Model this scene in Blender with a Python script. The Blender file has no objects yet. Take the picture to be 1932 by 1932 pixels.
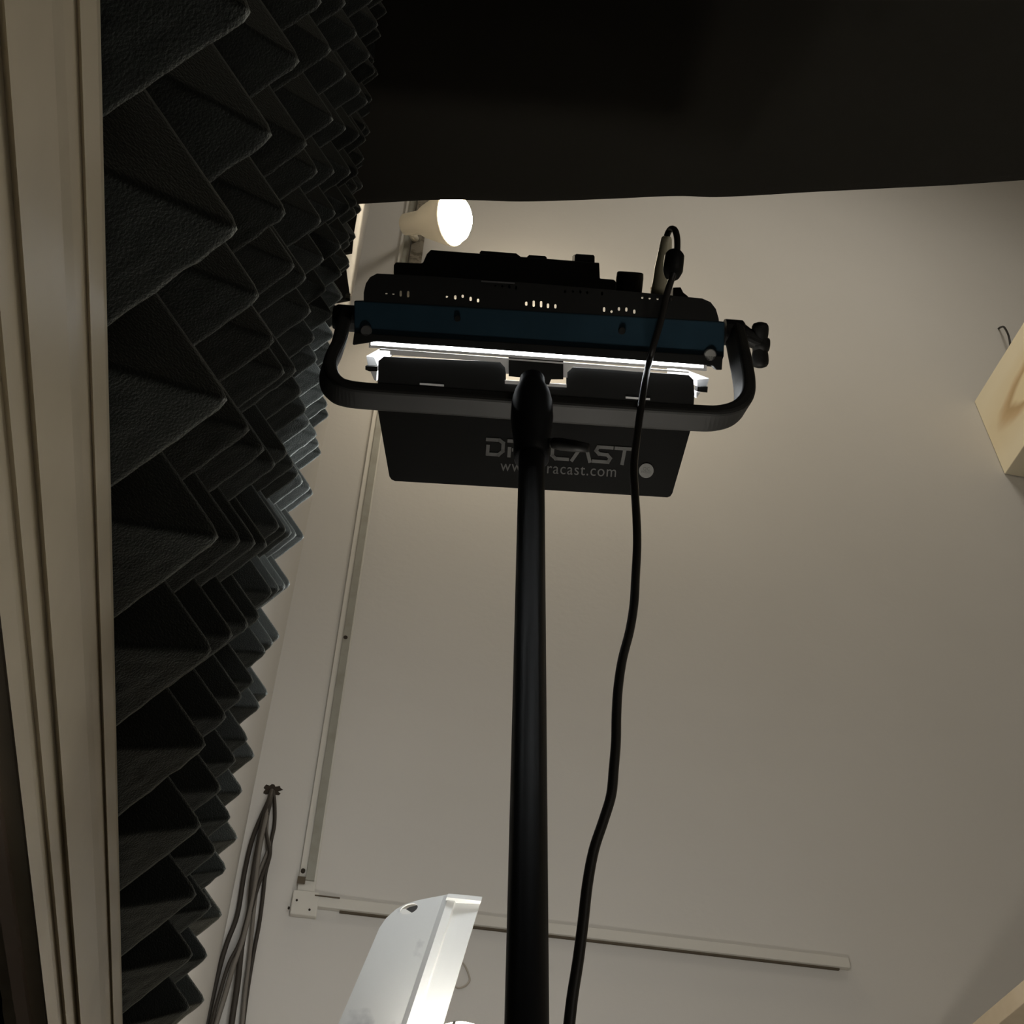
import bpy, bmesh, math, random
from mathutils import Vector, Matrix, noise
random.seed(7)

# ------------------------------------------------------------------ camera
CAMZ = 1.65
F = 2230.0
CAM = Vector((0, 0, CAMZ))
RX = Vector((0.978328, -0.206333, 0.017348))     # picture right, in world axes
RY = Vector((-0.159705, -0.698602, 0.697460))    # picture up
RZ = Vector((0.131790, 0.685115, 0.716414))      # view direction
S = bpy.context.scene
C = S.collection
cd = bpy.data.cameras.new('camera')
cam = bpy.data.objects.new('camera', cd); C.objects.link(cam)
cd.sensor_fit = 'HORIZONTAL'; cd.sensor_width = 36.0
cd.lens = 36.0 * F / 1932.0
cd.clip_start = 0.02
m = Matrix((RX, RY, -RZ)).transposed().to_4x4()
m.translation = CAM
cam.matrix_world = m
S.camera = cam

# ------------------------------------------------------------------ light, exposure
w = bpy.data.worlds.new('world'); S.world = w; w.use_nodes = True
w.node_tree.nodes['Background'].inputs[0].default_value = (0, 0, 0, 1)
S.view_settings.view_transform = 'Standard'
S.view_settings.look = 'None'
S.view_settings.gamma = 1
S.view_settings.use_curve_mapping = False
S.view_settings.exposure = -0.5

LED_E = 22.0        # LED panel diffuser
TUBE_E = 150.0       # tube in the white reflector lamp
SPOT_E = 215.0      # warm reflector bulb high on the wall
WORK_E = 30.0       # small warm bulb low behind the reflector lamp

def area(name, loc, target, size, power, col):
    d = bpy.data.lights.new(name, 'AREA'); d.energy = power; d.color = col
    d.shape = 'RECTANGLE'; d.size = size[0]; d.size_y = size[1]
    o = bpy.data.objects.new(name, d); C.objects.link(o)
    o.location = loc
    o.rotation_euler = (Vector(target) - Vector(loc)).to_track_quat('-Z', 'Y').to_euler()
    return o
# soft fill added far behind the camera, not a lamp of the room
area('rear_fill', (1.6, -2.2, 2.6), (0.9, 2.0, 3.2), (1.2, 1.2), 9.0, (1.0, 0.93, 0.82))
# unseen fill added above the black canopy to brighten the upper wall
area('upper_fill', (1.5, 0.5, CAMZ + 3.9), (1.0, 2.0, CAMZ + 2.3), (0.5, 0.5), 14.0, (1.0, 0.93, 0.82))
# unseen light added low beyond the panel to wash the far wall
area('low_fill', (0.30, 1.0, CAMZ - 0.08), (1.3, 2.0, CAMZ + 2.2), (0.12, 0.12), 4.6, (1.0, 0.93, 0.84))

# ------------------------------------------------------------------ geometry of the view
def ray(px, py):
    v = RX * ((px - 966) / F) + RY * (-(py - 966) / F) + RZ
    return v.normalized()
def hit(px, py, p0, nrm):
    d = ray(px, py); p0 = Vector(p0); nrm = Vector(nrm)
    return CAM + d * ((p0 - CAM).dot(nrm) / d.dot(nrm))
def atx(px, py, x): return hit(px, py, (x, 0, 0), (1, 0, 0))
def aty(px, py, y): return hit(px, py, (0, y, 0), (0, 1, 0))
def atz(px, py, z): return hit(px, py, (0, 0, CAMZ + z), (0, 0, 1))

# ------------------------------------------------------------------ materials
def mat(name, col, rough=0.6, metal=0.0, spec=0.5, bump=None, var=None, sheen=0.0, emit=None):
    M = bpy.data.materials.new(name); M.use_nodes = True
    nt = M.node_tree; N = nt.nodes; L = nt.links
    b = N['Principled BSDF']
    b.inputs['Base Color'].default_value = (*col, 1)
    b.inputs['Roughness'].default_value = rough
    b.inputs['Metallic'].default_value = metal
    b.inputs['Specular IOR Level'].default_value = spec
    if sheen:
        b.inputs['Sheen Weight'].default_value = sheen
        b.inputs['Sheen Roughness'].default_value = 0.4
        b.inputs['Sheen Tint'].default_value = (0.9, 0.95, 0.9, 1)
    if emit:
        b.inputs['Emission Color'].default_value = (*emit[0], 1)
        b.inputs['Emission Strength'].default_value = emit[1]
    tc = N.new('ShaderNodeTexCoord')
    if bump:
        n = N.new('ShaderNodeTexNoise'); n.inputs['Scale'].default_value = bump[0]
        n.inputs['Detail'].default_value = 6
        L.new(tc.outputs['Object'], n.inputs['Vector'])
        bp = N.new('ShaderNodeBump'); bp.inputs['Strength'].default_value = bump[1]
        bp.inputs['Distance'].default_value = bump[2]
        L.new(n.outputs['Fac'], bp.inputs['Height']); L.new(bp.outputs['Normal'], b.inputs['Normal'])
    if var:                                        # (scale, second colour, low, high)
        n = N.new('ShaderNodeTexNoise'); n.inputs['Scale'].default_value = var[0]
        n.inputs['Detail'].default_value = 5
        L.new(tc.outputs['Object'], n.inputs['Vector'])
        r = N.new('ShaderNodeMapRange'); r.inputs[1].default_value = var[2]; r.inputs[2].default_value = var[3]
        L.new(n.outputs['Fac'], r.inputs[0])
        mx = N.new('ShaderNodeMix'); mx.data_type = 'RGBA'
        mx.inputs[6].default_value = (*col, 1); mx.inputs[7].default_value = (*var[1], 1)
        L.new(r.outputs[0], mx.inputs[0]); L.new(mx.outputs[2], b.inputs['Base Color'])
    return M

M_wall = mat('wall_paint', (0.60, 0.582, 0.55), 0.85, spec=0.2, bump=(60, 0.12, 0.004), var=(1.2, (0.575, 0.556, 0.522), 0.4, 0.7))
M_ceil = mat('ceiling_paint', (0.62, 0.60, 0.55), 0.9, spec=0.1, bump=(40, 0.1, 0.004))
M_floor = mat('floor_vinyl', (0.16, 0.15, 0.14), 0.45, bump=(20, 0.1, 0.003), var=(3, (0.12, 0.11, 0.10), 0.4, 0.6))
M_trim = mat('cream_gloss_paint', (0.62, 0.55, 0.42), 0.42, bump=(45, 0.12, 0.003), var=(14, (0.55, 0.485, 0.37), 0.5, 0.75))
M_dark = mat('dark_void', (0.012, 0.011, 0.010), 0.9)
M_brown = mat('bare_jamb', (0.62, 0.50, 0.42), 0.7, bump=(60, 0.3, 0.003))
M_foam = mat('charcoal_foam', (0.0065, 0.0075, 0.007), 1.0, spec=0.0, sheen=0.8, bump=(900, 0.5, 0.0012))
M_foamb = mat('foam_backing', (0.018, 0.020, 0.019), 1.0, spec=0.0)
M_cloth = mat('black_cloth', (0.023, 0.0215, 0.018), 1.0, spec=0.05, sheen=0.03, bump=(500, 0.3, 0.001))
M_black = mat('black_plastic', (0.006, 0.006, 0.0055), 0.55, spec=0.2, bump=(300, 0.1, 0.0005))
M_blackm = mat('black_metal', (0.008, 0.0085, 0.010), 0.55, spec=0.2, bump=(200, 0.06, 0.0005))
M_yoke = mat('black_anodised_bar', (0.022, 0.022, 0.021), 0.55, spec=0.2, bump=(150, 0.05, 0.0005))
M_blue = mat('blue_anodised', (0.009, 0.026, 0.040), 0.5, spec=0.2, bump=(90, 0.05, 0.0005), var=(30, (0.0075, 0.0225, 0.035), 0.4, 0.6))
M_screw = mat('screw_head', (0.055, 0.055, 0.055), 0.45, spec=0.5)
M_steel = mat('bright_steel', (0.62, 0.58, 0.48), 0.28, metal=1.0)
M_plug = mat('pale_plug_metal', (0.92, 0.86, 0.64), 0.4, metal=0.0)
M_gold = mat('brass', (0.65, 0.5, 0.2), 0.3, metal=1.0)
M_white = mat('white_enamel', (0.82, 0.83, 0.82), 0.5, spec=0.3, var=(16, (0.55, 0.56, 0.57), 0.55, 0.63))
M_whitein = mat('white_reflector', (0.86, 0.87, 0.86), 0.3, spec=0.5, var=(12, (0.76, 0.77, 0.77), 0.55, 0.75))
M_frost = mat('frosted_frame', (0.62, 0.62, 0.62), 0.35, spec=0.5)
M_grey = mat('grey_cable', (0.16, 0.145, 0.125), 0.55)
M_bcable = mat('black_cable', (0.016, 0.014, 0.012), 0.45, spec=0.4)
M_wcable = mat('dusty_cable', (0.028, 0.022, 0.016), 0.6)
M_hole = mat('hole_dirt', (0.03, 0.022, 0.015), 1.0)
M_stain_shade = mat('brown_dirt_and_shade', (0.10, 0.08, 0.055), 1.0)  # for the real stain and the painted shade along the horizontal run
M_strip = mat('grey_lid', (0.30, 0.295, 0.255), 0.6, var=(25, (0.26, 0.25, 0.21), 0.45, 0.65))
M_conduit = mat('white_conduit', (0.60, 0.58, 0.53), 0.55)
M_ink = mat('grey_print', (0.125, 0.125, 0.12), 0.7)
M_stick = mat('grey_sticker', (0.22, 0.22, 0.21), 0.6)
M_lamp = mat('lamp_housing', (0.66, 0.61, 0.50), 0.4)
M_led = mat('led_diffuser', (0.9, 0.9, 0.9), 0.5, emit=((0.95, 0.985, 1.0), LED_E))
M_tube = mat('lit_tube', (0.9, 0.9, 0.9), 0.5, emit=((1.0, 0.955, 0.86), TUBE_E))
M_spot = mat('lit_bulb', (0.9, 0.9, 0.9), 0.5, emit=((1.0, 0.86, 0.64), SPOT_E))
M_work = mat('lit_small_bulb', (0.9, 0.9, 0.9), 0.5, emit=((1.0, 0.82, 0.58), WORK_E))

def wood_mat():
    M = mat('pale_timber', (0.80, 0.73, 0.56), 0.6, spec=0.3)
    nt = M.node_tree; N = nt.nodes; L = nt.links; b = N['Principled BSDF']
    tc = N.new('ShaderNodeTexCoord')
    # knot: rings about a point on the left face, stretched along the grain
    mp = N.new('ShaderNodeMapping')
    k = KNOT
    mp.inputs['Location'].default_value = (0, -k.y * 0.55, -k.z * 1.6)
    mp.inputs['Scale'].default_value = (0.0, 0.55, 1.6)
    L.new(tc.outputs['Object'], mp.inputs['Vector'])
    ns = N.new('ShaderNodeTexNoise'); ns.inputs['Scale'].default_value = 9; L.new(mp.outputs[0], ns.inputs['Vector'])
    ad = N.new('ShaderNodeMix'); ad.data_type = 'VECTOR'; ad.inputs[0].default_value = 0.05
    L.new(mp.outputs[0], ad.inputs[4]); L.new(ns.outputs['Color'], ad.inputs[5])
    ln = N.new('ShaderNodeVectorMath'); ln.operation = 'LENGTH'; L.new(ad.outputs[1], ln.inputs[0])
    cr = N.new('ShaderNodeValToRGB'); L.new(ln.outputs['Value'], cr.inputs[0])
    e = cr.color_ramp.elements
    e[0].position = 0.0; e[0].color = (0.80, 0.72, 0.52, 1)
    e[1].position = 1.0; e[1].color = (0.80, 0.73, 0.56, 1)
    for p, c in ((0.06, (0.78, 0.68, 0.46, 1)), (0.075, (0.50, 0.36, 0.20, 1)), (0.09, (0.60, 0.45, 0.27, 1)), (0.115, (0.76, 0.67, 0.48, 1)), (0.2, (0.80, 0.73, 0.56, 1))):
        x = e.new(p); x.color = c
    L.new(cr.outputs[0], b.inputs['Base Color'])
    return M

# ------------------------------------------------------------------ object helpers
def props(o, label=None, cat=None, group=None, kind=None):
    if label: o['label'] = label
    if cat: o['category'] = cat
    if group: o['group'] = group
    if kind: o['kind'] = kind
    return o
def empty(name, loc, label, cat, group=None, mw=None):
    o = bpy.data.objects.new(name, None); C.objects.link(o)
    o.empty_display_size = 0.05
    if mw is not None: o.matrix_world = mw
    else: o.location = loc
    return props(o, label, cat, group)
def obj(name, bm, material, parent=None, smooth=False, local=False, origin=None, bevel=0.0):
    """links bm as one mesh; vertices are world coordinates unless local"""
    if parent is not None and not local:
        pm = parent.matrix_world.copy() if parent.parent is None else parent['_mw']
        pm = WM[parent.name]
        bm.transform(pm.inverted())
    if origin is not None:
        bm.transform(Matrix.Translation(-Vector(origin)))
    bmesh.ops.recalc_face_normals(bm, faces=bm.faces)
    me = bpy.data.meshes.new(name); bm.to_mesh(me); bm.free()
    if smooth:
        for p in me.polygons: p.use_smooth = True
    me.materials.append(material)
    o = bpy.data.objects.new(name, me); C.objects.link(o)
    mw = Matrix.Identity(4)
    if origin is not None: mw = Matrix.Translation(Vector(origin)); o.location = origin
    if parent is not None:
        o.parent = parent
        mw = WM[parent.name] @ mw
    WM[o.name] = mw
    if bevel:
        md = o.modifiers.new('bevel', 'BEVEL'); md.width = bevel; md.segments = 2; md.limit_method = 'ANGLE'
    return o
WM = {}
def thing(name, loc, label, cat, group=None, mw=None):
    o = empty(name, loc, label, cat, group, mw)
    WM[o.name] = mw.copy() if mw is not None else Matrix.Translation(Vector(loc))
    return o

def box(bm, lo, hi, M=None):
    vs = [bm.verts.new((x, y, z)) for x in (lo[0], hi[0]) for y in (lo[1], hi[1]) for z in (lo[2], hi[2])]
    for f in ((0,1,3,2), (4,6,7,5), (0,4,5,1), (2,3,7,6), (0,2,6,4), (1,5,7,3)):
        bm.faces.new([vs[i] for i in f])
    if M is not None:
        for v in vs: v.co = M @ v.co
    return bm
def B(lo, hi, M=None): return box(bmesh.new(), lo, hi, M)
def prism(bm, poly, vec):
    """poly: list of Vectors (planar), extruded by vec"""
    vec = Vector(vec)
    a = [bm.verts.new(p) for p in poly]; b = [bm.verts.new(Vector(p) + vec) for p in poly]
    bm.faces.new(a); bm.faces.new(b[::-1])
    n = len(poly)
    for i in range(n):
        bm.faces.new((a[i], a[(i+1) % n], b[(i+1) % n], b[i]))
    return bm
def smooth_path(pts, n=6):
    pts = [Vector(p) for p in pts]; out = []
    P = [pts[0] * 2 - pts[1]] + pts + [pts[-1] * 2 - pts[-2]]
    for i in range(1, len(P) - 2):
        p0, p1, p2, p3 = P[i-1:i+3]
        for k in range(n):
            t = k / n
            out.append(0.5 * ((2*p1) + (p2-p0)*t + (2*p0-5*p1+4*p2-p3)*t*t + (3*p1-p0-3*p2+p3)*t*t*t))
    out.append(pts[-1]); return out
def tube(bm, pts, r, seg=10, cap=True):
    """round tube through pts; r is a number or one per point"""
    rs = r if isinstance(r, (list, tuple)) else [r] * len(pts)
    rings = []; up = None
    for i, p in enumerate(pts):
        t = (pts[min(i+1, len(pts)-1)] - pts[max(i-1, 0)]).normalized()
        if up is None: up = t.orthogonal().normalized()
        up = (up - t * up.dot(t)).normalized()
        s = t.cross(up)
        rings.append([bm.verts.new(p + (up*math.cos(a) + s*math.sin(a)) * rs[i]) for a in [2*math.pi*k/seg for k in range(seg)]])
    for a, b in zip(rings, rings[1:]):
        for k in range(seg): bm.faces.new((a[k], a[(k+1) % seg], b[(k+1) % seg], b[k]))
    if cap: bm.faces.new(rings[0][::-1]); bm.faces.new(rings[-1])
    return bm
def lathe(bm, base, axis, prof, seg=28):
    """prof: list of (distance along axis, radius)"""
    axis = Vector(axis).normalized(); base = Vector(base)
    u = axis.orthogonal().normalized(); v = axis.cross(u)
    rings = [[bm.verts.new(base + axis*h + (u*math.cos(2*math.pi*k/seg) + v*math.sin(2*math.pi*k/seg))*max(r, 1e-5)) for k in range(seg)] for h, r in prof]
    for a, b in zip(rings, rings[1:]):
        for k in range(seg): bm.faces.new((a[k], a[(k+1) % seg], b[(k+1) % seg], b[k]))
    bm.faces.new(rings[0][::-1]); bm.faces.new(rings[-1])
    return bm
def rr(x0, y0, x1, y1, rad, n=5):
    """rounded rectangle outline (x, y)"""
    out = []
    for cx, cy, a0 in ((x1-rad, y1-rad, 0), (x0+rad, y1-rad, 90), (x0+rad, y0+rad, 180), (x1-rad, y0+rad, 270)):
        for k in range(n+1):
            a = math.radians(a0 + 90*k/n); out.append((cx + rad*math.cos(a), cy + rad*math.sin(a)))
    return out

# ------------------------------------------------------------------ the room
D = 2.0; XL = -0.10; XR = 3.2; YB = -2.8; H = 6.7
def struct(name, bm, m, label=None):
    o = obj(name, bm, m); props(o, label, kind='structure'); return o
struct('floor', B((XL-0.3, YB-0.1, -0.1), (XR+0.1, D+0.1, 0)), M_floor)
struct('ceiling', B((XL-0.3, YB-0.1, H), (XR+0.1, D+0.1, H+0.1)), M_ceil)
struct('wall_back', B((XL-0.3, D, 0), (XR+0.1, D+0.1, H)), M_wall)
struct('wall_right', B((XR, YB, 0), (XR+0.1, D, H)), M_wall)
struct('wall_front', B((XL-0.3, YB-0.1, 0), (XR+0.1, YB, H)), M_wall)
# left wall with the door opening below the head casing
ZA = CAMZ + 0.30          # top of the casing
ZO = CAMZ + 0.26         # top of the opening
DY0, DY1 = -0.55, 1.35
bm = bmesh.new()
box(bm, (XL-0.12, YB, 0), (XL, DY0, H)); box(bm, (XL-0.12, DY1, 0), (XL, D, H)); box(bm, (XL-0.12, DY0, ZO), (XL, DY1, H))
struct('wall_left', bm, M_wall)
# the head casing: moulded section swept along the wall
XA = -0.083
def zc(xz): return CAMZ - XA / xz      # height on the casing face seen at the ratio x/z
SLOPE = -0.038                          # the old casing runs slightly downhill away from the camera
def down(bm):
    for v in bm.verts: v.co.z += SLOPE*(v.co.y - 0.70)
    return bm
pr = [(XA-0.002, .297), (XA, .300), (XA, .315), (XA-0.0014, .318), (XA-0.0014, .323), (XA-0.001, .330),
      (XA+0.001, .340), (XA+0.001, .382), (XA-0.0014, .388), (XA-0.0014, .391), (XA-0.001, .396), (XA-0.001, .411),
      (XA-0.0028, .417), (XA-0.0028, .420), (XA-0.0016, .427), (XA-0.002, .449), (XA-0.004, .453)]
def zb_(z0): return CAMZ + z0 - SLOPE*(2.6*z0 - 0.70)     # height before the casing is tipped by SLOPE
prof = [(XL, zb_(.0835/.297))] + [(x, zb_(-x/r)) for x, r in pr] + [(XL, zb_(0.09/.453))]
bm = prism(bmesh.new(), [Vector((x, DY0-0.12, z)) for x, z in prof], (0, 1.62, 0))
struct('trim_1', down(bm), M_trim)
# jamb lining below the casing: brown reveal, ragged painted edge
struct('trim_3', down(B((XL+0.001, DY0, zb_(0.094/.487)), (XL+0.006, DY1, prof[-1][1]+0.004))), M_brown)
bm = bmesh.new()
top = []; bot = []
n = 220
for i in range(n+1):
    y = DY0 + (DY1-DY0)*i/n
    r = 0.0022*(noise.noise(Vector((y*22, 0, 0)))) + 0.0016*noise.noise(Vector((y*75, 3, 0)))
    top.append(Vector((XL-0.004, y, ZO+0.004))); bot.append(Vector((XL-0.004, y, zb_(0.104/.499)+r)))
off = Vector((-0.008, 0, 0))
vt = [bm.verts.new(p) for p in top]; vb = [bm.verts.new(p) for p in bot]
vt2 = [bm.verts.new(p + off) for p in top]; vb2 = [bm.verts.new(p + off) for p in bot]
for i in range(n):
    bm.faces.new((vt[i], vt[i+1], vb[i+1], vb[i])); bm.faces.new((vt2[i], vt2[i+1], vb2[i+1], vb2[i]))
    bm.faces.new((vt[i], vt[i+1], vt2[i+1], vt2[i])); bm.faces.new((vb[i], vb[i+1], vb2[i+1], vb2[i]))
struct('trim_2', down(bm), M_trim)
struct('opening_dark', B((XL-0.06, DY0, 0), (XL-0.014, DY1, ZO)), M_dark)   # near-black slab painted for the darkness inside the door opening

# ------------------------------------------------------------------ acoustic foam tiles
PIT = 0.070; NP = 4; TS = PIT*NP; HP = 0.047; BASE = 0.003
def foam_mesh():
    bm = bmesh.new(); g = 24; N = NP*g
    grid = []
    for i in range(N+1):
        row = []
        for j in range(N+1):
            y = i*PIT/g; z = j*PIT/g
            u = (i % g)/g; v = (j % g)/g
            A_ = abs(u-0.5)*2; B_ = abs(v-0.5)*2; kk = 0.035
            hh = max(kk-abs(A_-B_), 0)/kk; d = max(A_, B_) + hh*hh*kk*0.25
            if i % g == 0 or j % g == 0: d = 1.0
            hgt = HP*(1 - d)
            if d < 0.05: hgt = HP*0.957
            q = Vector((y*170, z*170, hgt*150))
            e = noise.noise(q)*0.0004 + noise.noise(q*3)*0.0004
            row.append(bm.verts.new((BASE + hgt + e, y + e*0.6, z - e*0.6)))
        grid.append(row)
    for i in range(N):
        for j in range(N):
            a, b, c, d = grid[i][j], grid[i+1][j], grid[i+1][j+1], grid[i][j+1]
            iu = (i % g) < g/2; jv = (j % g) < g/2
            if iu == jv: bm.faces.new((a, b, c)); bm.faces.new((a, c, d))
            else: bm.faces.new((a, b, d)); bm.faces.new((b, c, d))
    # slab behind
    edge = [grid[i][0] for i in range(N+1)] + [grid[N][j] for j in range(1, N+1)] + [grid[i][N] for i in range(N-1, -1, -1)] + [grid[0][j] for j in range(N-1, 0, -1)]
    back = [bm.verts.new((0, v.co.y, v.co.z)) for v in edge]
    n = len(edge)
    for k in range(n): bm.faces.new((edge[k], edge[(k+1) % n], back[(k+1) % n], back[k]))
    bm.faces.new(back)
    return bm
Z0 = zc(.297) + 0.003
YF = 1.045
rowname = ['lowest row above the door casing', 'second row above the door casing', 'third row above the door casing',
           'fourth row, level with the lit lamp', 'fifth row, level with the canopy edge', 'sixth row, beside the black canopy']
colname = ['at the far end', 'second from far end', 'third from far end', 'nearest the camera']
yfar = [0.95, 0.94, 0.95, 0.84, 0.775, 0.755]; xoff = [0.001, 0.002, 0.006, 0.001, 0.001, 0.001]
tile0 = None
for rI in range(6):
    for cI in range(4):
        if tile0 is None:
            o = tile0 = obj('foam_tile', foam_mesh(), M_foam, smooth=True)
        else:
            o = tile0.copy(); C.objects.link(o)
        y0 = yfar[rI] - TS*(cI+1)
        o.location = (XL + xoff[rI], y0, Z0 + TS*rI + SLOPE*(y0 - 0.70))
        o.rotation_euler = (SLOPE, 0, 0)
        props(o, 'charcoal pyramid foam tile, %s, %s' % (rowname[rI], colname[cI]), 'acoustic foam', 'pyramid foam tiles on the left wall')

# black felt strips hanging at the far edge of the foam
for nm, pts, lab in (('felt_strip', [(600, 300), (684, 300), (677, 385), (668, 440), (665, 474), (648, 477), (600, 480)], 'black felt strip behind the foam teeth, hanging under the black canopy'),
                ('felt_strip', [(600, 478), (650, 478), (655, 520), (661, 563), (640, 567), (600, 570)], 'short black felt strip behind the foam, just left of the panel lamp')):
    y = 0.875 if 'short' in lab else 0.868
    poly = [aty(px, py, y) for px, py in pts]
    bm = prism(bmesh.new(), poly, (0, 0.004, 0))
    props(obj(nm, bm, M_cloth), lab, 'fabric strip', 'felt strips at the foam edge')

# ------------------------------------------------------------------ black canopy
ZC = 1.35
edge_px = [(655, 387), (677, 385), (730, 382), (780, 379), (830, 377), (900, 378), (960, 380), (1010, 380), (1080, 378), (1130, 376), (1180, 374), (1240, 371), (1290, 370), (1340, 372), (1380, 371),
           (1440, 368), (1520, 363), (1600, 359), (1700, 354), (1800, 349), (1932, 340), (2100, 330), (2400, 310), (2900, 270)]
E = [atz(px, py, ZC) for px, py in edge_px]
E = smooth_path(E, 4)
rows = []
bm = bmesh.new()
for k, back in enumerate((0, 0.01, 0.03, 0.08, 0.18, 0.35, 0.6, 0.95, 1.4, 1.95)):
    row = []
    for p in E:
        z = p.z + (0.012 if k else 0) * min(1, back/0.05) + 0.010*noise.noise(Vector((p.x*5, back*3, 1))) * min(1, back*4)
        # shallow fold running back from the right part of the edge
        z -= 0.03*math.exp(-((p.x - 0.66 - back*0.35)/0.05)**2) * min(1, back*3)
        row.append(bm.verts.new((p.x, p.y - back, z)))
    rows.append(row)
for a, b in zip(rows, rows[1:]):
    for i in range(len(a)-1): bm.faces.new((a[i], a[i+1], b[i+1], b[i]))
can = obj('fabric_canopy', bm, M_cloth, smooth=True)
props(can, 'large black fabric canopy stretched overhead across the top of the view', 'canopy')
md = can.modifiers.new('thick', 'SOLIDIFY'); md.thickness = 0.003; md.offset = 1

# ------------------------------------------------------------------ conduit on the back wall
t = thing('cable_conduit', aty(570, 1700, D), 'white conduit with grey lid climbing the far wall, turning right at its foot', 'conduit')
yf = D - 0.010
def wall_quad(pts, y0, y1):
    poly = [aty(px, py, y0) for px, py in pts]
    return prism(bmesh.new(), poly, (0, y1-y0, 0))
xa = aty(557, 1700, D).x; xb = aty(588, 1700, D).x
zt = aty(780, 300, D).z; zb = aty(570, 1722, D).z
obj('channel', B((xa, yf+0.002, zb), (xb+0.003, D-0.0005, zt)), M_conduit, t, bevel=0.001)
xc = aty(569, 1700, D).x
obj('lid', B((xc+0.001, yf-0.003, aty(570, 1665, D).z), (xb-0.001, yf+0.002, zt)), M_strip, t)
# horizontal run
zh0 = aty(600, 1718, D).z; zh1 = aty(600, 1696, D).z
xe = aty(1600, 1830, D).x
obj('horizontal_channel', B((xb+0.003, D-0.012, zh0+0.002), (xe, D-0.0005, zh1)), M_conduit, t, bevel=0.001)
obj('joint_shade', B((aty(640, 1722, D).x, D-0.006, zh0-0.001), (xe-0.02, D-0.0005, zh0+0.002)), M_stain_shade, t)  # gap shadow below the run, painted as a dirt-brown strip
obj('joint_shade', B((aty(592, 1700, D).x, D-0.0135, zh1-0.0015), (aty(640, 1700, D).x, D-0.0005, zh1+0.0008)), M_stain_shade, t)  # shading along the top edge, painted as a thin brown strip
obj('corner_plate', B((xa-0.006, D-0.0125, zb-0.010), (xb+0.012, D-0.0005, zh1+0.006)), M_conduit, t, bevel=0.002)
for px, py, r in ((652, 1202, 0.0045), (572, 1642, 0.004), (560, 1698, 0.002), (545, 1712, 0.002), (584, 1716, 0.002)):
    p = aty(px, py, yf-0.004)
    obj('screw', lathe(bmesh.new(), p, (0, 1, 0), [(0, r), (0.004, r)], 12), M_hole, t)
p0 = aty(562, 1653, yf-0.0035); p1 = aty(575, 1668, yf-0.0035)
obj('stain', B((p0.x, yf-0.0042, p1.z), (p1.x, yf-0.003, p0.z)), M_stain_shade, t)

# ------------------------------------------------------------------ cables hanging from a hole in the far wall
hx = aty(513, 1492, D)
bm = bmesh.new()
cen = bm.verts.new(hx + Vector((0, -0.0015, 0))); ring = []
for k in range(22):
    a = 2*math.pi*k/22; r = 0.011 + 0.007*abs(math.sin(k*2.3)) + (0.005 if k in (3, 8, 1) else 0)
    ring.append(bm.verts.new(hx + Vector((r*math.cos(a), -0.001, r*0.8*math.sin(a)))))
for k in range(22): bm.faces.new((cen, ring[k], ring[(k+1) % 22]))
bk = [bm.verts.new(v.co + Vector((0, 0.002, 0))) for v in ring]
for k in range(22): bm.faces.new((ring[k], ring[(k+1) % 22], bk[(k+1) % 22], bk[k]))
props(obj('cable_hole', bm, M_hole), 'ragged dark hole in the far wall with a bundle of cables coming out', 'hole')
cabs = [([(512, 1492), (507, 1510), (492, 1543), (475, 1587), (461, 1648), (448, 1725), (428, 1780), (412, 1835), (390, 1932), (375, 2010)], 0.0042, M_wcable, 'dark cable hanging farthest left, nearest the foam'),
        ([(513, 1492), (508, 1512), (496, 1554), (485, 1609), (476, 1664), (471, 1717), (457, 1777), (449, 1851), (437, 1932), (430, 2010)], 0.0050, M_wcable, 'thick dark cable running down the middle of the hanging bundle'),
        ([(514, 1492), (510, 1516), (501, 1560), (508, 1601), (507, 1620), (494, 1653), (482, 1689), (470, 1730), (450, 1783), (432, 1818), (415, 1873), (400, 1932), (390, 2010)], 0.0032, M_wcable, 'thin dark cable crossing behind the others to the left of the bundle'),
        ([(515, 1492), (518, 1512), (518, 1554), (511, 1590), (509, 1615), (501, 1648), (496, 1692), (489, 1744), (479, 1796), (468, 1862), (459, 1932), (452, 2010)], 0.0034, M_wcable, 'dark cable hanging farthest right in the bundle'),
        ([(514, 1492), (506, 1530), (503, 1570), (507, 1600), (490, 1645), (481, 1700), (476, 1750), (470, 1812), (463, 1868), (457, 1932), (450, 2010)], 0.0034, M_grey, 'grey cable with a kink, second from the right in the bundle'),
        ([(513, 1492), (505, 1530), (490, 1600), (478, 1690), (456, 1780), (440, 1825), (424, 1880), (406, 1940), (392, 2010)], 0.0042, M_grey, 'pale grey cable between the two leftmost dark ones')]
for i, (pts, r, m_, lab) in enumerate(cabs):
    yy = D - 0.006 - 0.006*(i % 3) - (0.004 if i == 1 else 0)
    P = [aty(x, y, yy if k else D-0.002) for k, (x, y) in enumerate(pts)]
    props(obj('hanging_cable', tube(bmesh.new(), smooth_path(P, 6), r, 10), m_, smooth=True), lab, 'cable', 'cables hanging on the far wall')
# faint stain curl low on the wall, modelled as a thin tube
P = [aty(x, y, D-0.002) for x, y in ((868, 1812), (877, 1822), (884, 1838), (886, 1850), (878, 1860), (866, 1864), (858, 1861))]
props(obj('stain_curl', tube(bmesh.new(), smooth_path(P, 6), 0.0016, 8), mat('stain_curl', (0.42, 0.38, 0.32), 0.6), smooth=True), 'thin curled stain on the far wall beside the white reflector lamp', 'wire')  # a stain, not a wire; the tube stands in for it

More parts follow.
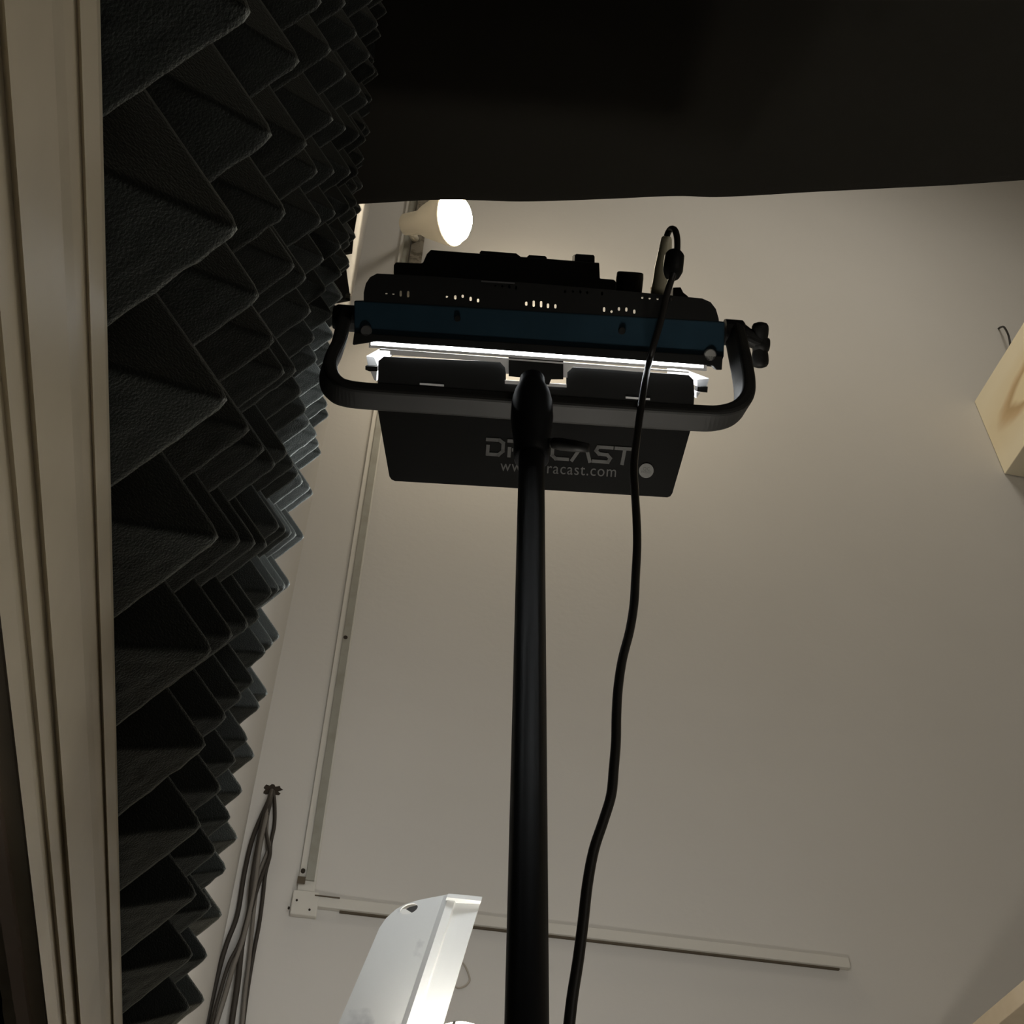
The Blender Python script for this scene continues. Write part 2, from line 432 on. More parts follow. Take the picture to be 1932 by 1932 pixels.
# ------------------------------------------------------------------ timber beams on the right
x1 = aty(1838, 758, D).x; zt1 = aty(1838, 758, D).z; zb1 = aty(1885, 893, D).z
KNOT = atx(1930, 722, x1)
M_wood = wood_mat()
o = obj('timber_beam', B((x1, 0.75, zb1), (x1+0.30, D-0.001, zt1)), M_wood, bevel=0.002)
props(o, 'deep pale timber beam with a knot, high at the right edge against the far wall', 'beam', 'pale timber beams')
P = [aty(1884, 620, D-0.001), aty(1889, 617, D-0.02), aty(1895, 618, D-0.04), aty(1903, 634, D-0.05), aty(1906, 655, D-0.04), aty(1906, 690, D-0.02)]
props(obj('beam_wire', tube(bmesh.new(), smooth_path(P, 6), 0.0035, 8), M_bcable, smooth=True), 'short dark wire hooking out of the far wall behind the upper timber beam', 'wire')
zt2 = CAMZ + 0.80
q0 = atz(1838, 1932, 0.80); x2 = q0.x - 0.004
zb2 = CAMZ + (x2)/1.432
M_wood2 = mat('pale_board', (0.60, 0.50, 0.36), 0.6, spec=0.3, var=(20, (0.55, 0.45, 0.31), 0.4, 0.7))
o = obj('timber_board', B((x2, 0.5, zb2), (x2+0.30, D-0.12, zt2)), M_wood2, bevel=0.001)
props(o, 'thin pale timber shelf board at the lower right corner of the view', 'board', 'pale timber beams')

# ------------------------------------------------------------------ warm spot lamp high on the far wall
yb = D - 0.30
pc = aty(853, 412, yb)
t = thing('spot_lamp', aty(790, 440, D), 'glowing warm spot lamp on a metal bar, high on the far wall', 'lamp')
ax = (aty(880, 386, yb-0.05) - aty(800, 440, yb+0.03)).normalized()    # points right, up, toward camera
ax = Vector((0.68, -0.44, -0.30)).normalized()
bR = 0.072
face = pc
obj('housing', lathe(bmesh.new(), face - ax*0.16, ax, [(0, 0.026), (0.004, 0.030), (0.055, 0.034), (0.075, 0.046), (0.125, 0.066), (0.158, bR+0.006), (0.162, bR+0.002), (0.160, bR-0.004)], 36), M_lamp, t, smooth=True)
obj('bulb', lathe(bmesh.new(), face - ax*0.004, ax, [(0, bR-0.002), (0.010, bR-0.002), (0.026, bR*0.88), (0.040, bR*0.66), (0.049, bR*0.36), (0.052, 0.001)], 36), M_spot, t, smooth=True)
arm0 = face - ax*0.15
obj('bracket_arm', tube(bmesh.new(), [arm0, arm0.lerp(aty(784, 452, D-0.012), 0.5), aty(784, 452, D-0.012)], 0.012, 12), M_lamp, t, smooth=True)
p0 = aty(770, 600, D); 
xm0 = aty(772, 490, D).x; xm1 = aty(795, 490, D).x
M_bar = mat('scratched_metal_bar', (0.30, 0.27, 0.22), 0.45, metal=0.4, var=(55, (0.14, 0.12, 0.09), 0.48, 0.62))
obj('mounting_bar', B((xm0, D-0.025, aty(780, 640, D).z), (xm1, D-0.012, aty(780, 330, D).z)), M_bar, t)
obj('bar_backing', B((xm0+0.004, D-0.012, aty(780, 640, D).z), (xm1-0.004, D, aty(780, 330, D).z)), M_bar, t)

# ------------------------------------------------------------------ white reflector lamp at the bottom
yr = 0.95
t = thing('reflector_lamp', aty(830, 1932, yr), 'white reflector lamp with a rounded wing and a round hole, low in view', 'lamp')
def RP(px, py, y): return aty(px, py, y)
def sheet(pxs, thick=0.0012):
    """pxs: outline as (px, py, y)"""
    poly = [RP(*p) for p in pxs]
    nrm = (poly[1]-poly[0]).cross(poly[-1]-poly[0]).normalized()
    return poly, nrm
# wing: plane tilted back from the fold line
fold_t = RP(838, 1690, yr); fold_b = RP(732, 2010, yr)
wing_n = (fold_b - fold_t).cross(Vector((-0.085, 0.045, -0.01))).normalized()
def WP(px, py): return hit(px, py, fold_t, wing_n)
outl = [(838, 1690), (815, 1694), (790, 1699), (766, 1706.5), (748, 1716), (729, 1733), (716, 1752), (705, 1778), (690, 1813), (670, 1860), (640, 1930), (606, 2010), (732, 2010)]
bm = bmesh.new()
ov = [bm.verts.new(WP(*p)) for p in outl]
hc = (772, 1715.5)
hole = []
for k in range(18):
    a = 2*math.pi*k/18
    x = 17.5*math.cos(a); y = 9.0*math.sin(a)
    hole.append(bm.verts.new(WP(hc[0] + x*math.cos(-0.35) - y*math.sin(-0.35), hc[1] + x*math.sin(-0.35) + y*math.cos(-0.35))))
ed = [bm.edges.new((ov[i], ov[(i+1) % len(ov)])) for i in range(len(ov))] + [bm.edges.new((hole[i], hole[(i+1) % 18])) for i in range(18)]
bmesh.ops.triangle_fill(bm, use_beauty=True, edges=ed, normal=wing_n)
o = obj('wing', bm, M_white, t); md = o.modifiers.new('t', 'SOLIDIFY'); md.thickness = 0.0014; md.offset = 0
# trough section, swept down the lamp: fold strip, step, bright reflector face, outer lip
sec = [(838, 1690, yr), (848, 1687, yr-0.004), (861, 1688, yr-0.004), (864, 1690, yr), (909, 1694, yr-0.006)]
dirn = (fold_b - fold_t)
bm = bmesh.new()
pts = [RP(*p) for p in sec]
a = [bm.verts.new(p) for p in pts]; b = [bm.verts.new(p + dirn) for p in pts]
for i in range(len(a)-1): bm.faces.new((a[i], a[i+1], b[i+1], b[i]))
o = obj('reflector', bm, M_whitein, t); md = o.modifiers.new('t', 'SOLIDIFY'); md.thickness = 0.0014; md.offset = 0
# end cap
q = [RP(846, 1686, yr-0.009), RP(862, 1687, yr-0.009), RP(910, 1692, yr-0.012), RP(908, 1700, yr-0.012), RP(861, 1695, yr-0.009), RP(843, 1693, yr-0.009)]
obj('end_cap', prism(bmesh.new(), q, (0, 0.009, 0.0)), M_white, t)
# small dark inner wall seen through the hole
for nm, m_, pq in (('inner_plate', M_screw, ((770, 1707), (794, 1701), (796, 1718), (785, 1724), (764, 1711))), ('inner_flange', M_whitein, ((745, 1712), (764, 1710), (785, 1724), (776, 1734), (750, 1730)))):
    q = [WP(*p) + Vector((0.002, 0.008, 0.002)) for p in pq]
    obj(nm, prism(bmesh.new(), q, (0, 0.002, 0)), m_, t)
# the tube that lights the trough, below the picture
tb0 = RP(880, 2060, yr-0.07); tb1 = tb0 + dirn.normalized()*0.42
obj('tube', tube(bmesh.new(), [tb0 + (tb1-tb0)*k/6 for k in range(7)], 0.013, 14), M_tube, t, smooth=True)
obj('added_side_shield', prism(bmesh.new(), [tb0 + Vector(v) for v in ((-0.024, -0.09, 0.012), (-0.024, 0.09, 0.012), (-0.026, 0.09, 0.012), (-0.026, -0.09, 0.012))], dirn.normalized()*0.46), M_whitein, t)  # unseen plate added to block the tube's light towards the casing
obj('added_back_shield', prism(bmesh.new(), [tb0 + Vector(v) for v in ((-0.10, 0.085, 0.012), (0.10, 0.085, 0.012), (0.10, 0.087, 0.012), (-0.10, 0.087, 0.012))], dirn.normalized()*0.46), M_whitein, t)  # unseen plate added to keep the tube's light off the far wall
bs = RP(868, 1978, yr+0.10)
wt = thing('work_bulb', bs, 'small warm bulb glowing behind the lower edge of the white reflector lamp', 'lamp')
obj('glass', lathe(bmesh.new(), bs + Vector((0, 0, -0.03)), (0, 0, 1), [(0, 0.010), (0.008, 0.018), (0.02, 0.026), (0.034, 0.027), (0.046, 0.018), (0.052, 0.004)], 20), M_work, wt, smooth=True)
obj('socket', lathe(bmesh.new(), bs + Vector((0, 0, -0.09)), (0, 0, 1), [(0, 0.014), (0.058, 0.014), (0.062, 0.011)], 20), M_lamp, wt, smooth=True)
# stand that carries both, off the bottom of the picture
st = thing('lamp_stand', (0.12, yr+0.14, 0), 'black stand under the white reflector lamp', 'stand')
obj('pole', tube(bmesh.new(), [Vector((0.12, yr+0.14, 0.02)), Vector((bs.x, yr+0.10, bs.z-0.09))], 0.010, 14), M_blackm, st, smooth=True)
for k in range(3):
    a = 2*math.pi*k/3 + 0.4
    obj('leg', tube(bmesh.new(), [Vector((0.12, yr+0.14, 0.5)), Vector((0.12 + 0.22*math.cos(a), yr+0.14 + 0.22*math.sin(a), 0.01))], 0.008, 10), M_blackm, st, smooth=True)

# ------------------------------------------------------------------ LED panel head
pa = Vector((0.991203, -0.132354, 0)); pb = Vector((0.073655, 0.551602, 0.830848)); pcn = Vector((-0.109966, -0.823539, 0.556498))
O = CAM + Vector((0.138977, 0.612718, 0.84))
PM = Matrix((pa, pb, pcn)).transposed().to_4x4(); PM.translation = O
head = thing('led_panel', None, 'black and blue LED panel lamp on a U-shaped yoke, barn door open', 'lamp', mw=PM)
PI_ = PM.inverted()
def L(px, py, b=0.0):
    """local point of the panel on the plane b = const under a picture position"""
    return PI_ @ hit(px, py, O + pb*b, pb)
def LC(px, py, c=0.0): return PI_ @ hit(px, py, O + pcn*c, pcn)
def lp(name, bm, m, parent=head, smooth=False, bevel=0.0): return obj(name, bm, m, parent, smooth, local=True, bevel=bevel)
def lpoly(pxs, b0, b1, plane=None):
    pl = b0 if plane is None else plane
    poly = [L(x, y, pl) for x, y in pxs]
    for p in poly: p.y = b0
    return prism(bmesh.new(), poly, (0, b1-b0, 0))

W2 = 0.163
# blue extruded body: near side seen from below
BD = 0.20
lp('body', lpoly([(668, 567), (1368, 607), (1366, 672), (1362, 683), (690, 634), (668, 630)], 0.0, BD), M_blue, bevel=0.0012)
lp('front_rail', lpoly([(668, 628), (1364, 672), (1362, 698), (1352, 698), (1345, 690), (712, 644), (668, 651), (665, 650)], -0.003, 0.010), M_black, bevel=0.0006)
lp('front_frame', lpoly([(690, 634), (1345, 683), (1345, 692), (690, 643)], 0.010, BD), M_black)
# hollow back cover with rounded shoulders; slots go through its near wall
def coverpts(inset):
    i = inset
    L_ = [(686+i, 570), (686+i, 552+i*0.6), (690+i*0.9, 535+i*0.8), (698+i*0.7, 523+i), (711, 516+i), (800, 520.5+i), (1000, 534+i), (1180, 549+i), (1325, 563+i), (1341-i*0.6, 570+i), (1351-i*0.9, 583+i*0.7), (1356-i, 600+i*0.3), (1357-i, 609)]
    return L_
outer = [L(x, y, 0.0) for x, y in coverpts(0)]; inner = [L(x, y, 0.0) for x, y in coverpts(5)]
bm = bmesh.new()
y0, y1 = 0.0022, 0.19
o0 = [bm.verts.new((p.x, y0, p.z)) for p in outer]; i0 = [bm.verts.new((p.x, y0, p.z)) for p in inner]
o1 = [bm.verts.new((p.x, y1, p.z)) for p in outer]; i1 = [bm.verts.new((p.x, y1, p.z)) for p in inner]
n = len(outer)
for k in range(n-1):
    bm.faces.new((o0[k], o0[k+1], o1[k+1], o1[k])); bm.faces.new((i0[k], i0[k+1], i1[k+1], i1[k]))
    bm.faces.new((o0[k], o0[k+1], i0[k+1], i0[k])); bm.faces.new((o1[k], o1[k+1], i1[k+1], i1[k]))
lp('back_cover', bm, M_black)
# near wall of the cover with the ventilation slots cut out
bm = bmesh.new()
ov = [bm.verts.new((p.x, 0.001, p.z)) for p in outer]
edges = [bm.edges.new((ov[i], ov[(i+1) % n])) for i in range(n)]
slots = []
def slot(cx, cy, w_, h_):
    slots.append((cx, cy, w_, h_))
for x, y, h_ in ((729, 554, 2), (742, 555, 2), (756, 554, 11), (770, 555, 12),
               (843, 560, 4), (859, 561, 8), (873, 559, 6), (888, 564, 8), (902, 567, 7),
               (993, 573, 8), (1007, 573, 12), (1021, 574, 12), (1034, 577, 9), (1048, 578, 8),
               (1140, 584, 9), (1154, 588, 5), (1168, 583, 7), (1182, 584, 8), (1197, 588, 8),
               (935, 539, 3), (948, 540, 5), (961, 541, 7), (974, 543, 7),
               (1066, 550, 5), (1081, 550, 5), (1095, 551, 6), (1108, 552, 6), (1136, 554, 7),
               (1212, 561, 6), (1226, 562, 6), (1241, 563, 6), (1268, 565, 6)):
    slot(x, y, 4.4, h_)
for cx, cy, w_, h_ in slots:
    r = w_/2 if h_ >= w_ else h_/2
    pts2 = rr(cx-w_/2, cy-h_/2, cx+w_/2, cy+h_/2, r*0.95, 2)
    vs = []
    for x, y in pts2:
        p = L(x, y, 0.0); vs.append(bm.verts.new((p.x, 0.001, p.z)))
    edges += [bm.edges.new((vs[i], vs[(i+1) % len(vs)])) for i in range(len(vs))]
bmesh.ops.triangle_fill(bm, use_beauty=True, edges=edges, normal=(0, 1, 0))
o = lp('vent_wall', bm, M_black); md = o.modifiers.new('t', 'SOLIDIFY'); md.thickness = 0.0008; md.offset = 0
# raised control box and battery plate on the back
lp('control_box', lpoly([(752, 540), (752, 503), (756, 498), (800, 500), (804, 499), (811, 483), (818, 476), (1118, 499), (1119, 527), (1144, 529), (1148, 533), (1148, 570)], 0.035, 0.165, 0.10), M_black, bevel=0.0008)
lp('battery_latch', lpoly([(905, 490), (905, 478), (908, 475), (972, 480), (980, 486), (980, 496)], 0.05, 0.11, 0.08), M_black)
for nm, poly in (('dial', [(993, 500), (994, 485), (997, 482), (1027, 484), (1030, 487), (1029, 500)]),
                 ('dial', [(1082, 510), (1082, 483), (1085, 480), (1117, 482), (1119, 485), (1119, 510)])):
    lp(nm, lpoly(poly, 0.07, 0.10, 0.085), M_black)
p = L(1185, 560, 0.085)
kb = L(1160, 550, 0.085); kt = L(1185, 514, 0.085)
rk = (L(1211, 552, 0.085) - L(1160, 549, 0.085)).length/2
lp('dimmer_knob', lathe(bmesh.new(), (p.x, 0.085, p.z-0.004), (0, 0, 1), [(0, rk*0.97), (kt.z-p.z-0.001, rk), (kt.z-p.z+0.0035, rk*0.97), (kt.z-p.z+0.0045, rk*0.86)], 28), M_black, smooth=False, bevel=0.0005)
lp('bright_ridge', lpoly([(908, 529), (971, 533), (971, 536), (908, 532)], -0.0012, 0.001, 0.0), M_screw)
p = L(1283, 562, 0.085)
lp('switch', lpoly([(1266, 570), (1267, 543), (1281, 542), (1286, 552), (1295, 559), (1295, 572)], 0.075, 0.10, 0.085), M_black, bevel=0.0006)
p = L(1238, 553, 0.08)
lp('socket', lpoly([(1231, 562), (1230, 542), (1236, 541), (1240, 545), (1240, 562)], 0.075, 0.09, 0.08), M_gold)
# round screws and tiny holes on the near side
for px, py, rpx, mm in ((1339, 670, 12, M_stick), (691, 624, 11, M_screw), (863, 601, 6, M_black), (1173, 624, 7, M_black)):
    p = L(px, py, 0); r = (L(px+rpx, py, 0)-p).length
    s = lp('screw', lathe(bmesh.new(), (p.x, -0.003, p.z), (0, 1, 0), [(0, r*0.86), (0.001, r), (0.004, r)], 24), mm)
    if rpx == 12: s['label'] = 'pale round screw head'
# lit diffuser and its guide frames at the front
lp('diffuser', lpoly([(697, 646), (960, 661), (1328, 690), (1328, 694), (1225, 686), (960, 670), (697, 653)], 0.004, BD-0.01, 0.0), M_led)
lp('filter_frame', lpoly([(700, 651), (1332, 695), (1332, 700), (700, 656)], 0.000, 0.008, 0.0), M_frost)
lp('filter_frame', lpoly([(716, 658), (1300, 701), (1300, 704), (716, 661)], 0.000, 0.006, 0.0), M_frost)
for x0, x1_ in ((696, 700), (1327, 1333)):
    s = (x0-697)*0.0695
    lp('frame_pin', lpoly([(x0, 645+s), (x1_, 645+s), (x1_, 656+s), (x0, 656+s)], -0.001, 0.004, 0.0), M_frost)
# clear bracket plates that show light in the gap
lp('hinge_bracket', lpoly([(735, 661), (960, 678), (960, 706), (955, 706), (953, 694), (944, 684), (735, 670)], 0.004, 0.0055, 0.0), M_frost)
lp('hinge_bracket', lpoly([(1062, 686), (1220, 697), (1218, 703), (1082, 693), (1071, 703), (1071, 713), (1061, 713)], 0.004, 0.0055, 0.0), M_frost)
lp('hinge_bracket', lpoly([(953, 718), (1070, 726), (1070, 732), (953, 725)], 0.006, 0.0075, 0.0), M_frost)
# centre block between the hinge leaves
lp('hinge_block', lpoly([(960, 672), (1063, 680), (1063, 716), (1040, 716), (1036, 726), (985, 722), (981, 712), (960, 710)], 0.001, 0.009, 0.0), M_black)

# lower barn door: hinge leaves with chamfered corners, then the tapered leaf
door = lp('barn_door', lpoly([(712, 690), (712, 682), (722, 674), (944, 684), (955, 694), (955, 720), (1070, 728), (1070, 706), (1082, 694), (1303, 709), (1312, 718), (1314, 745), (1311, 792),
     (1306, 816), (1290, 872), (1272, 934), (1268, 940), (1262, 942), (1000, 926), (744, 911), (737, 908), (733, 902), (722, 840), (710, 770)], 0.010, 0.0122, 0.0), M_black)
for x0, x1_, y_ in ((791, 837, 724), (1183, 1229, 750)):
    s = (x1_-x0)*0.07
    lp('hinge_slot', lpoly([(x0, y_), (x1_, y_+s), (x1_, y_+s+3.5), (x0, y_+3.5)], 0.0085, 0.0100, 0.0), M_frost, door)
lp('hinge_rib', lpoly([(712, 731), (1312, 773), (1312, 777), (712, 735)], 0.0075, 0.010, 0.0), M_black, door)
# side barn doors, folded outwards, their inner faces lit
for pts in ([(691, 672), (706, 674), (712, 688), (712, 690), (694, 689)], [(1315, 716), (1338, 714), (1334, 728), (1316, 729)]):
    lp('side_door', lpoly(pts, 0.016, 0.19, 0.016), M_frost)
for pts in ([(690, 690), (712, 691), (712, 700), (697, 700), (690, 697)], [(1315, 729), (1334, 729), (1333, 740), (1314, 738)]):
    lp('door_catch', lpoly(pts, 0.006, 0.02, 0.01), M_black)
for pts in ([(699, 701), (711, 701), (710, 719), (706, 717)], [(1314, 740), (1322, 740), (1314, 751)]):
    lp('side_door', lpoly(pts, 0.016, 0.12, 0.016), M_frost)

# writing on the barn door
def T(x, y): return L(x, y, 0.0)
def glyph_frame():
    """origin and axes of the writing on the door leaf, in picture slope"""
    p0 = T(917, 861); p1 = T(1200, 880)
    ex = (p1-p0); return p0, ex
G0, GX = glyph_frame()
GL = GX.length; gx = GX.normalized(); gy = Vector((-gx.z, 0, gx.x))
if gy.z < 0: gy = -gy
def GP(x, y, b): p = G0 + gx*x + gy*y; return Vector((p.x, b, p.z))
def stroke_letter(bm, x0, wd, ht, strokes, th, shear=0.0, b=0.0094):
    for st_ in strokes:
        for (xa_, ya_), (xb_, yb_) in zip(st_, st_[1:]):
            A = Vector((xa_*wd, ya_*ht)); Bv = Vector((xb_*wd, yb_*ht))
            d = (Bv-A).normalized(); nrm = Vector((-d.y, d.x))*th/2
            A2 = A - d*th*0.42; B2 = Bv + d*th*0.42
            q = [A2+nrm, B2+nrm, B2-nrm, A2-nrm]
            poly = [GP(x0 + v.x + v.y*shear, v.y, b) for v in q]
            prism(bm, poly, (0, 0.0005, 0))
    return bm
LH = (T(917, 861)-T(917, 829)).length
LW = GL/7.35
letters = {'D': [[(0.02, 0.96), (0.7, 0.96), (0.92, 0.8), (0.92, 0.3), (0.7, 0.06), (0.08, 0.06), (0.08, 0.55)]],
           'R': [[(0.02, 0.96), (0.88, 0.96), (0.92, 0.8), (0.9, 0.45), (0.3, 0.42)], [(0.6, 0.42), (0.95, 0.03)], [(0.08, 0.5), (0.08, 0.03)]],
           'A': [[(0.0, 0.03), (0.5, 0.96), (0.72, 0.96), (1.0, 0.03)]],
           'C': [[(0.95, 0.96), (0.3, 0.96), (0.08, 0.78), (0.08, 0.25), (0.28, 0.06), (0.95, 0.06)]],
           'S': [[(0.98, 0.96), (0.2, 0.96), (0.1, 0.72), (0.28, 0.54), (0.75, 0.5), (0.93, 0.3), (0.82, 0.06), (0.0, 0.06)]],
           'T': [[(0.0, 0.96), (1.0, 0.96)], [(0.5, 0.9), (0.42, 0.03)]]}
bm = bmesh.new()
for i, ch in enumerate('DRACAST'):
    stroke_letter(bm, LW*1.06*i, LW*0.88, LH*0.96, letters[ch], LH*0.20)
lp('lettering', bm, M_ink, door)
def text_mesh(s, size, origin, ux, uy, nrm, b):
    cu = bpy.data.curves.new('t', 'FONT'); cu.body = s; cu.size = 1.0; cu.space_character = 1.12
    to = bpy.data.objects.new('t', cu); C.objects.link(to)
    bpy.context.view_layer.update()
    me = bpy.data.meshes.new_from_object(to.evaluated_get(bpy.context.evaluated_depsgraph_get()))
    bpy.data.objects.remove(to)
    bm = bmesh.new(); bm.from_mesh(me)
    xs = [v.co.x for v in bm.verts]; wd = max(xs)-min(xs); mn = min(xs)
    k = size/wd
    for v in bm.verts:
        p = origin + ux*((v.co.x-mn)*k) + uy*(v.co.y*k*1.12)
        v.co = (p.x, b, p.z)
    return bm
q0 = T(944, 891); q1 = T(1164, 903); ux = (q1-q0); wdt = ux.length; ux.normalize(); uy = Vector((-ux.z, 0, ux.x))
if uy.z < 0: uy = -uy
o = lp('web_address', text_mesh('www.dracast.com', wdt, q0, ux, uy, None, 0.0095), M_ink, door)
p = T(1222, 891); r = (T(1236, 891)-p).length
o = lp('sticker', lathe(bmesh.new(), (p.x, 0.0092, p.z), (0, 1, 0), [(0, r), (0.0008, r)], 32), M_stick, door)
o = lp('sticker_print', text_mesh('QC', r*0.9, p - ux*r*0.45 + uy*r*0.05, ux, uy, None, 0.0089), M_ink, door)
o2 = lp('sticker_print', text_mesh('PASSED', r*1.3, p - ux*r*0.65 - uy*r*0.32, ux, uy, None, 0.0089), M_ink, door)

# yoke: flat bar bent to a U, hung from both ends of the body
yb_ = 0.585
def YP(px, py, y=yb_): return hit(px, py, Vector((0.13, y, 0)), Vector((0.1323, 0.9912, 0)))
def bar(bm, path, wid, hgt, side):
    """rectangular section swept along path; wid along 'side', hgt across"""
    rings = []
    for i, p in enumerate(path):
        t_ = (path[min(i+1, len(path)-1)] - path[max(i-1, 0)]).normalized()
        s = Vector(side); s = (s - t_*s.dot(t_)).normalized()
        u = t_.cross(s)
        ch = min(wid, hgt)*0.3
        sec = []
        for sx, sy in ((1, 1), (-1, 1), (-1, -1), (1, -1)):
            cx = sx*(wid/2-ch); cy = sy*(hgt/2-ch)
            a0 = {(1, 1): 0, (-1, 1): 90, (-1, -1): 180, (1, -1): 270}[(sx, sy)]
            for k in range(4):
                a = math.radians(a0 + 30*k); sec.append((cx + ch*math.cos(a), cy + ch*math.sin(a)))
        rings.append([bm.verts.new(p + s*x + u*y) for x, y in sec])
    m_ = len(rings[0])
    for a, b in zip(rings, rings[1:]):
        for k in range(m_): bm.faces.new((a[k], a[(k+1) % m_], b[(k+1) % m_], b[k]))
    bm.faces.new(rings[0][::-1]); bm.faces.new(rings[-1])
    return bm
piv_b = 0.045
PL_ = PM @ L(650, 600, piv_b); PR_ = PM @ L(1386, 628, piv_b)
path_px = [(637, 655), (621, 690), (621, 715), (632, 732), (652, 742), (700, 748), (850, 758), (1000, 769), (1150, 779), (1300, 788), (1350, 789), (1384, 779), (1402, 758), (1405, 730), (1399, 690)]
mid = [YP(x, y) for x, y in path_px]
path = smooth_path([PL_, PL_.lerp(mid[0], 0.55)] + mid + [PR_.lerp(mid[-1], 0.55), PR_], 5)
yk = obj('yoke', bar(bmesh.new(), path, 0.022, 0.0115, (-0.13, 1.0, 0.0)), M_yoke, head, smooth=False)
# fine groove along the underside
# pivots and tightening knobs
for P, s in ((PL_, -1), (PR_, 1)):
    obj('pivot', lathe(bmesh.new(), P - pa*s*0.010, pa*s, [(0, 0.012), (0.016, 0.012), (0.018, 0.010)], 24), M_black, head, smooth=False)
bm = bmesh.new()
kc = PM @ L(1434, 650, piv_b)
lathe(bm, PR_ + pa*0.004, (kc-PR_), [(0, 0.010), ((kc-PR_).length*0.35, 0.008), ((kc-PR_).length*0.9, 0.0075)], 20)
obj('knob_shaft', bm, M_black, head)
bm = bmesh.new()
kax = pa
ups = [(PM @ L(1434, 612, piv_b)) - kc, (PM @ L(1434, 690, piv_b)) - kc]
v3 = pa.cross(ups[0].normalized())*-0.020 + pa*0.006
for v in (ups[0], ups[1], v3):
    tube(bm, [kc + v*k for k in (0, 0.25, 0.5, 0.75, 0.92, 1.05, 1.12)], [0.0070, 0.0068, 0.0076, 0.0080, 0.0076, 0.0060, 0.0020], 16)
lathe(bm, kc - pa*0.006, pa, [(0, 0.0065), (0.008, 0.0085), (0.014, 0.006)], 20)
obj('wing_knob', bm, M_black, head, smooth=True)
kl = PM @ L(640, 600, piv_b)
bm = bmesh.new(); lathe(bm, PL_, -pa, [(0, 0.011), (0.006, 0.012), (0.010, 0.010)], 20)
obj('wing_knob', bm, M_black, head)
obj('pivot_bolt', lathe(bmesh.new(), PM @ L(661, 560, 0.03), -pa, [(0, 0.003), (0.004, 0.003)], 12), M_steel, head)

# receiver that clamps the yoke on the stand
yp = 0.572
rc = [aty(1012, 728, yp), aty(1010, 765, yp), aty(1008, 830, yp), aty(1004, 862, yp)]
pole_top = aty(1003, 850, yp); 
pole_x = pole_top.x
def zpy(py): return aty(1005, py, yp).z
rec = lathe(bmesh.new(), (pole_x, yp, zpy(868)), (0, 0, 1), [(0, 0.0120), (0.002, 0.0132), (zpy(852)-zpy(868), 0.0138), (zpy(838)-zpy(868), 0.0136), (zpy(815)-zpy(868), 0.0150), (zpy(790)-zpy(868), 0.0165), (zpy(760)-zpy(868), 0.0160),
        (zpy(742)-zpy(868), 0.0140), (zpy(728)-zpy(868), 0.0105), (zpy(716)-zpy(868), 0.0100)], 36)
obj('receiver', rec, M_blackm, head, smooth=True)
kp = aty(1044, 836, yp-0.008); kq = aty(1110, 845, yp-0.02)
bm = tube(bmesh.new(), [Vector((pole_x+0.01, yp-0.004, zpy(838))), kp], 0.0035, 12)
tube(bm, [kp, kp.lerp(kq, 0.2), kp.lerp(kq, 0.6), kq], [0.0042, 0.0048, 0.0044, 0.0034], 14)
obj('clamp_knob', bm, M_black, head, smooth=True)

# ------------------------------------------------------------------ light stand
st = thing('light_stand', (pole_x, yp, 0), 'tall black light stand, its pole rising up the middle to the LED panel', 'stand')
rp = 0.0096
pbot = aty(994, 1932, 0.497); px_bot = pbot.x
base = Vector((px_bot - (pole_x-px_bot)*0.2, yp, 0.35))
topv = Vector((pole_x, yp, zpy(855)))
ptop = aty(1003, 870, yp); dirp = ptop - pbot
b0 = ptop - dirp*(ptop.z-1.25)/dirp.z
obj('pole', tube(bmesh.new(), [b0, topv], rp, 40), M_blackm, st, smooth=True)
b1 = ptop - dirp*(ptop.z-0.55)/dirp.z
obj('lower_pole', tube(bmesh.new(), [b1, b0], 0.013, 32), M_blackm, st, smooth=True)
obj('collar', lathe(bmesh.new(), b0 - Vector((0, 0, 0.03)), (0, 0, 1), [(0, 0.017), (0.05, 0.017), (0.055, 0.012)], 28), M_black, st)
obj('spigot', tube(bmesh.new(), [Vector((pole_x, yp, zpy(856))), Vector((pole_x, yp, zpy(836)))], 0.0080, 20), M_steel, st, smooth=True)
for k in range(3):
    a = 2*math.pi*k/3 + 0.9
    foot = Vector((b1.x + 0.30*math.cos(a), yp + 0.30*math.sin(a), 0.012))
    if foot.x < 0.0: foot.x = 0.0
    obj('leg', tube(bmesh.new(), [b1 + Vector((0, 0, 0.1)), foot], 0.009, 12), M_blackm, st, smooth=True)

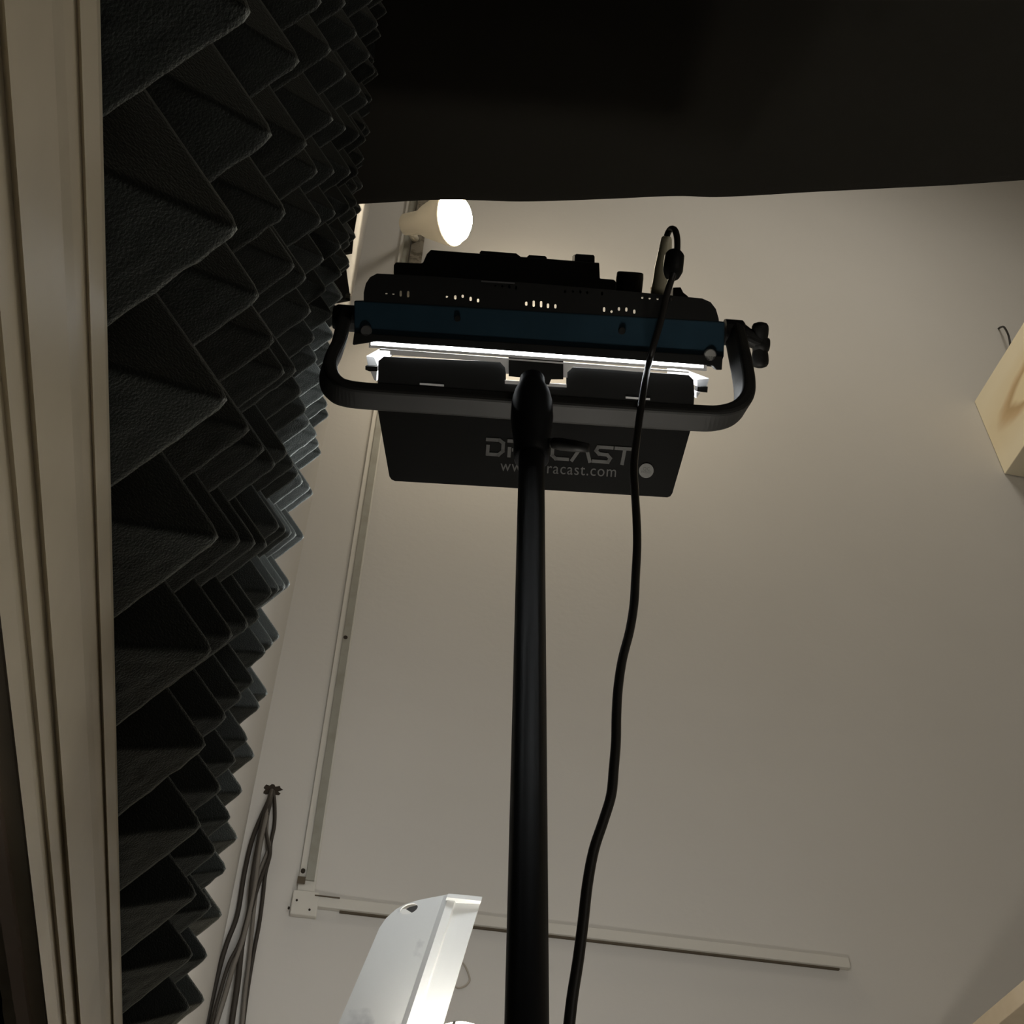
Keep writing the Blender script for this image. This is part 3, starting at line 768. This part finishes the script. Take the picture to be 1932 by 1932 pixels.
# ------------------------------------------------------------------ power cable of the panel
plug_b = 0.06
t = thing('power_cable', PM @ L(1245, 555, plug_b), 'black power cable with bright plug, hanging down to the right of the stand', 'cable')
def LW_(px, py, b): return PM @ L(px, py, b)
pb0 = LW_(1246, 556, plug_b); pt0 = LW_(1258, 446, plug_b)
axp = (pt0-pb0); ln = axp.length
obj('plug', lathe(bmesh.new(), pb0, axp, [(0, 0.0088), (ln*0.12, 0.0090), (ln*0.2, 0.0084), (ln*0.45, 0.0080), (ln*0.62, 0.0070), (ln*0.97, 0.0048), (ln, 0.0036)], 28), M_plug, t, smooth=True)
yc = 0.50
Q = [pt0, LW_(1261, 438, plug_b), LW_(1266, 432, 0.055), LW_(1273, 434, 0.045), LW_(1277, 446, 0.035), LW_(1278, 462, 0.025), LW_(1277, 480, 0.015), LW_(1274, 505, 0.0), LW_(1266, 530, -0.008), LW_(1258, 556, -0.010)]
Q += [LW_(1252, 585, -0.011), LW_(1243, 620, -0.012), LW_(1232, 655, -0.012), LW_(1223, 690, -0.014)]
for px, py in ((1216, 725), (1209, 770), (1201, 830), (1196, 880), (1198, 930), (1201, 980), (1202, 1030), (1199, 1090), (1196, 1140), (1188, 1190), (1174, 1245), (1166, 1300), (1163, 1350), (1162, 1400), (1158, 1450), (1153, 1500), (1138, 1550), (1120, 1605), (1108, 1670), (1100, 1740), (1091, 1810), (1080, 1880), (1073, 1940), (1062, 2040), (1056, 2160)):
    k = min(1, (py-690)/300)
    Q.append(aty(px, py, 0.567*(1-k) + 0.545*k if py < 1000 else 0.545))
obj('cord', tube(bmesh.new(), smooth_path(Q, 5), 0.0029, 12), M_bcable, t, smooth=True)
f0 = LW_(1273, 478, 0.015); f1 = LW_(1268, 524, -0.004)
obj('ferrite_bead', lathe(bmesh.new(), f0, f1-f0, [(0, 0.005), (0.001, 0.0072), (0.004, 0.0088), ((f1-f0).length*0.7, 0.0088), ((f1-f0).length*0.92, 0.0066), ((f1-f0).length, 0.004)], 20), M_black, t, smooth=True)
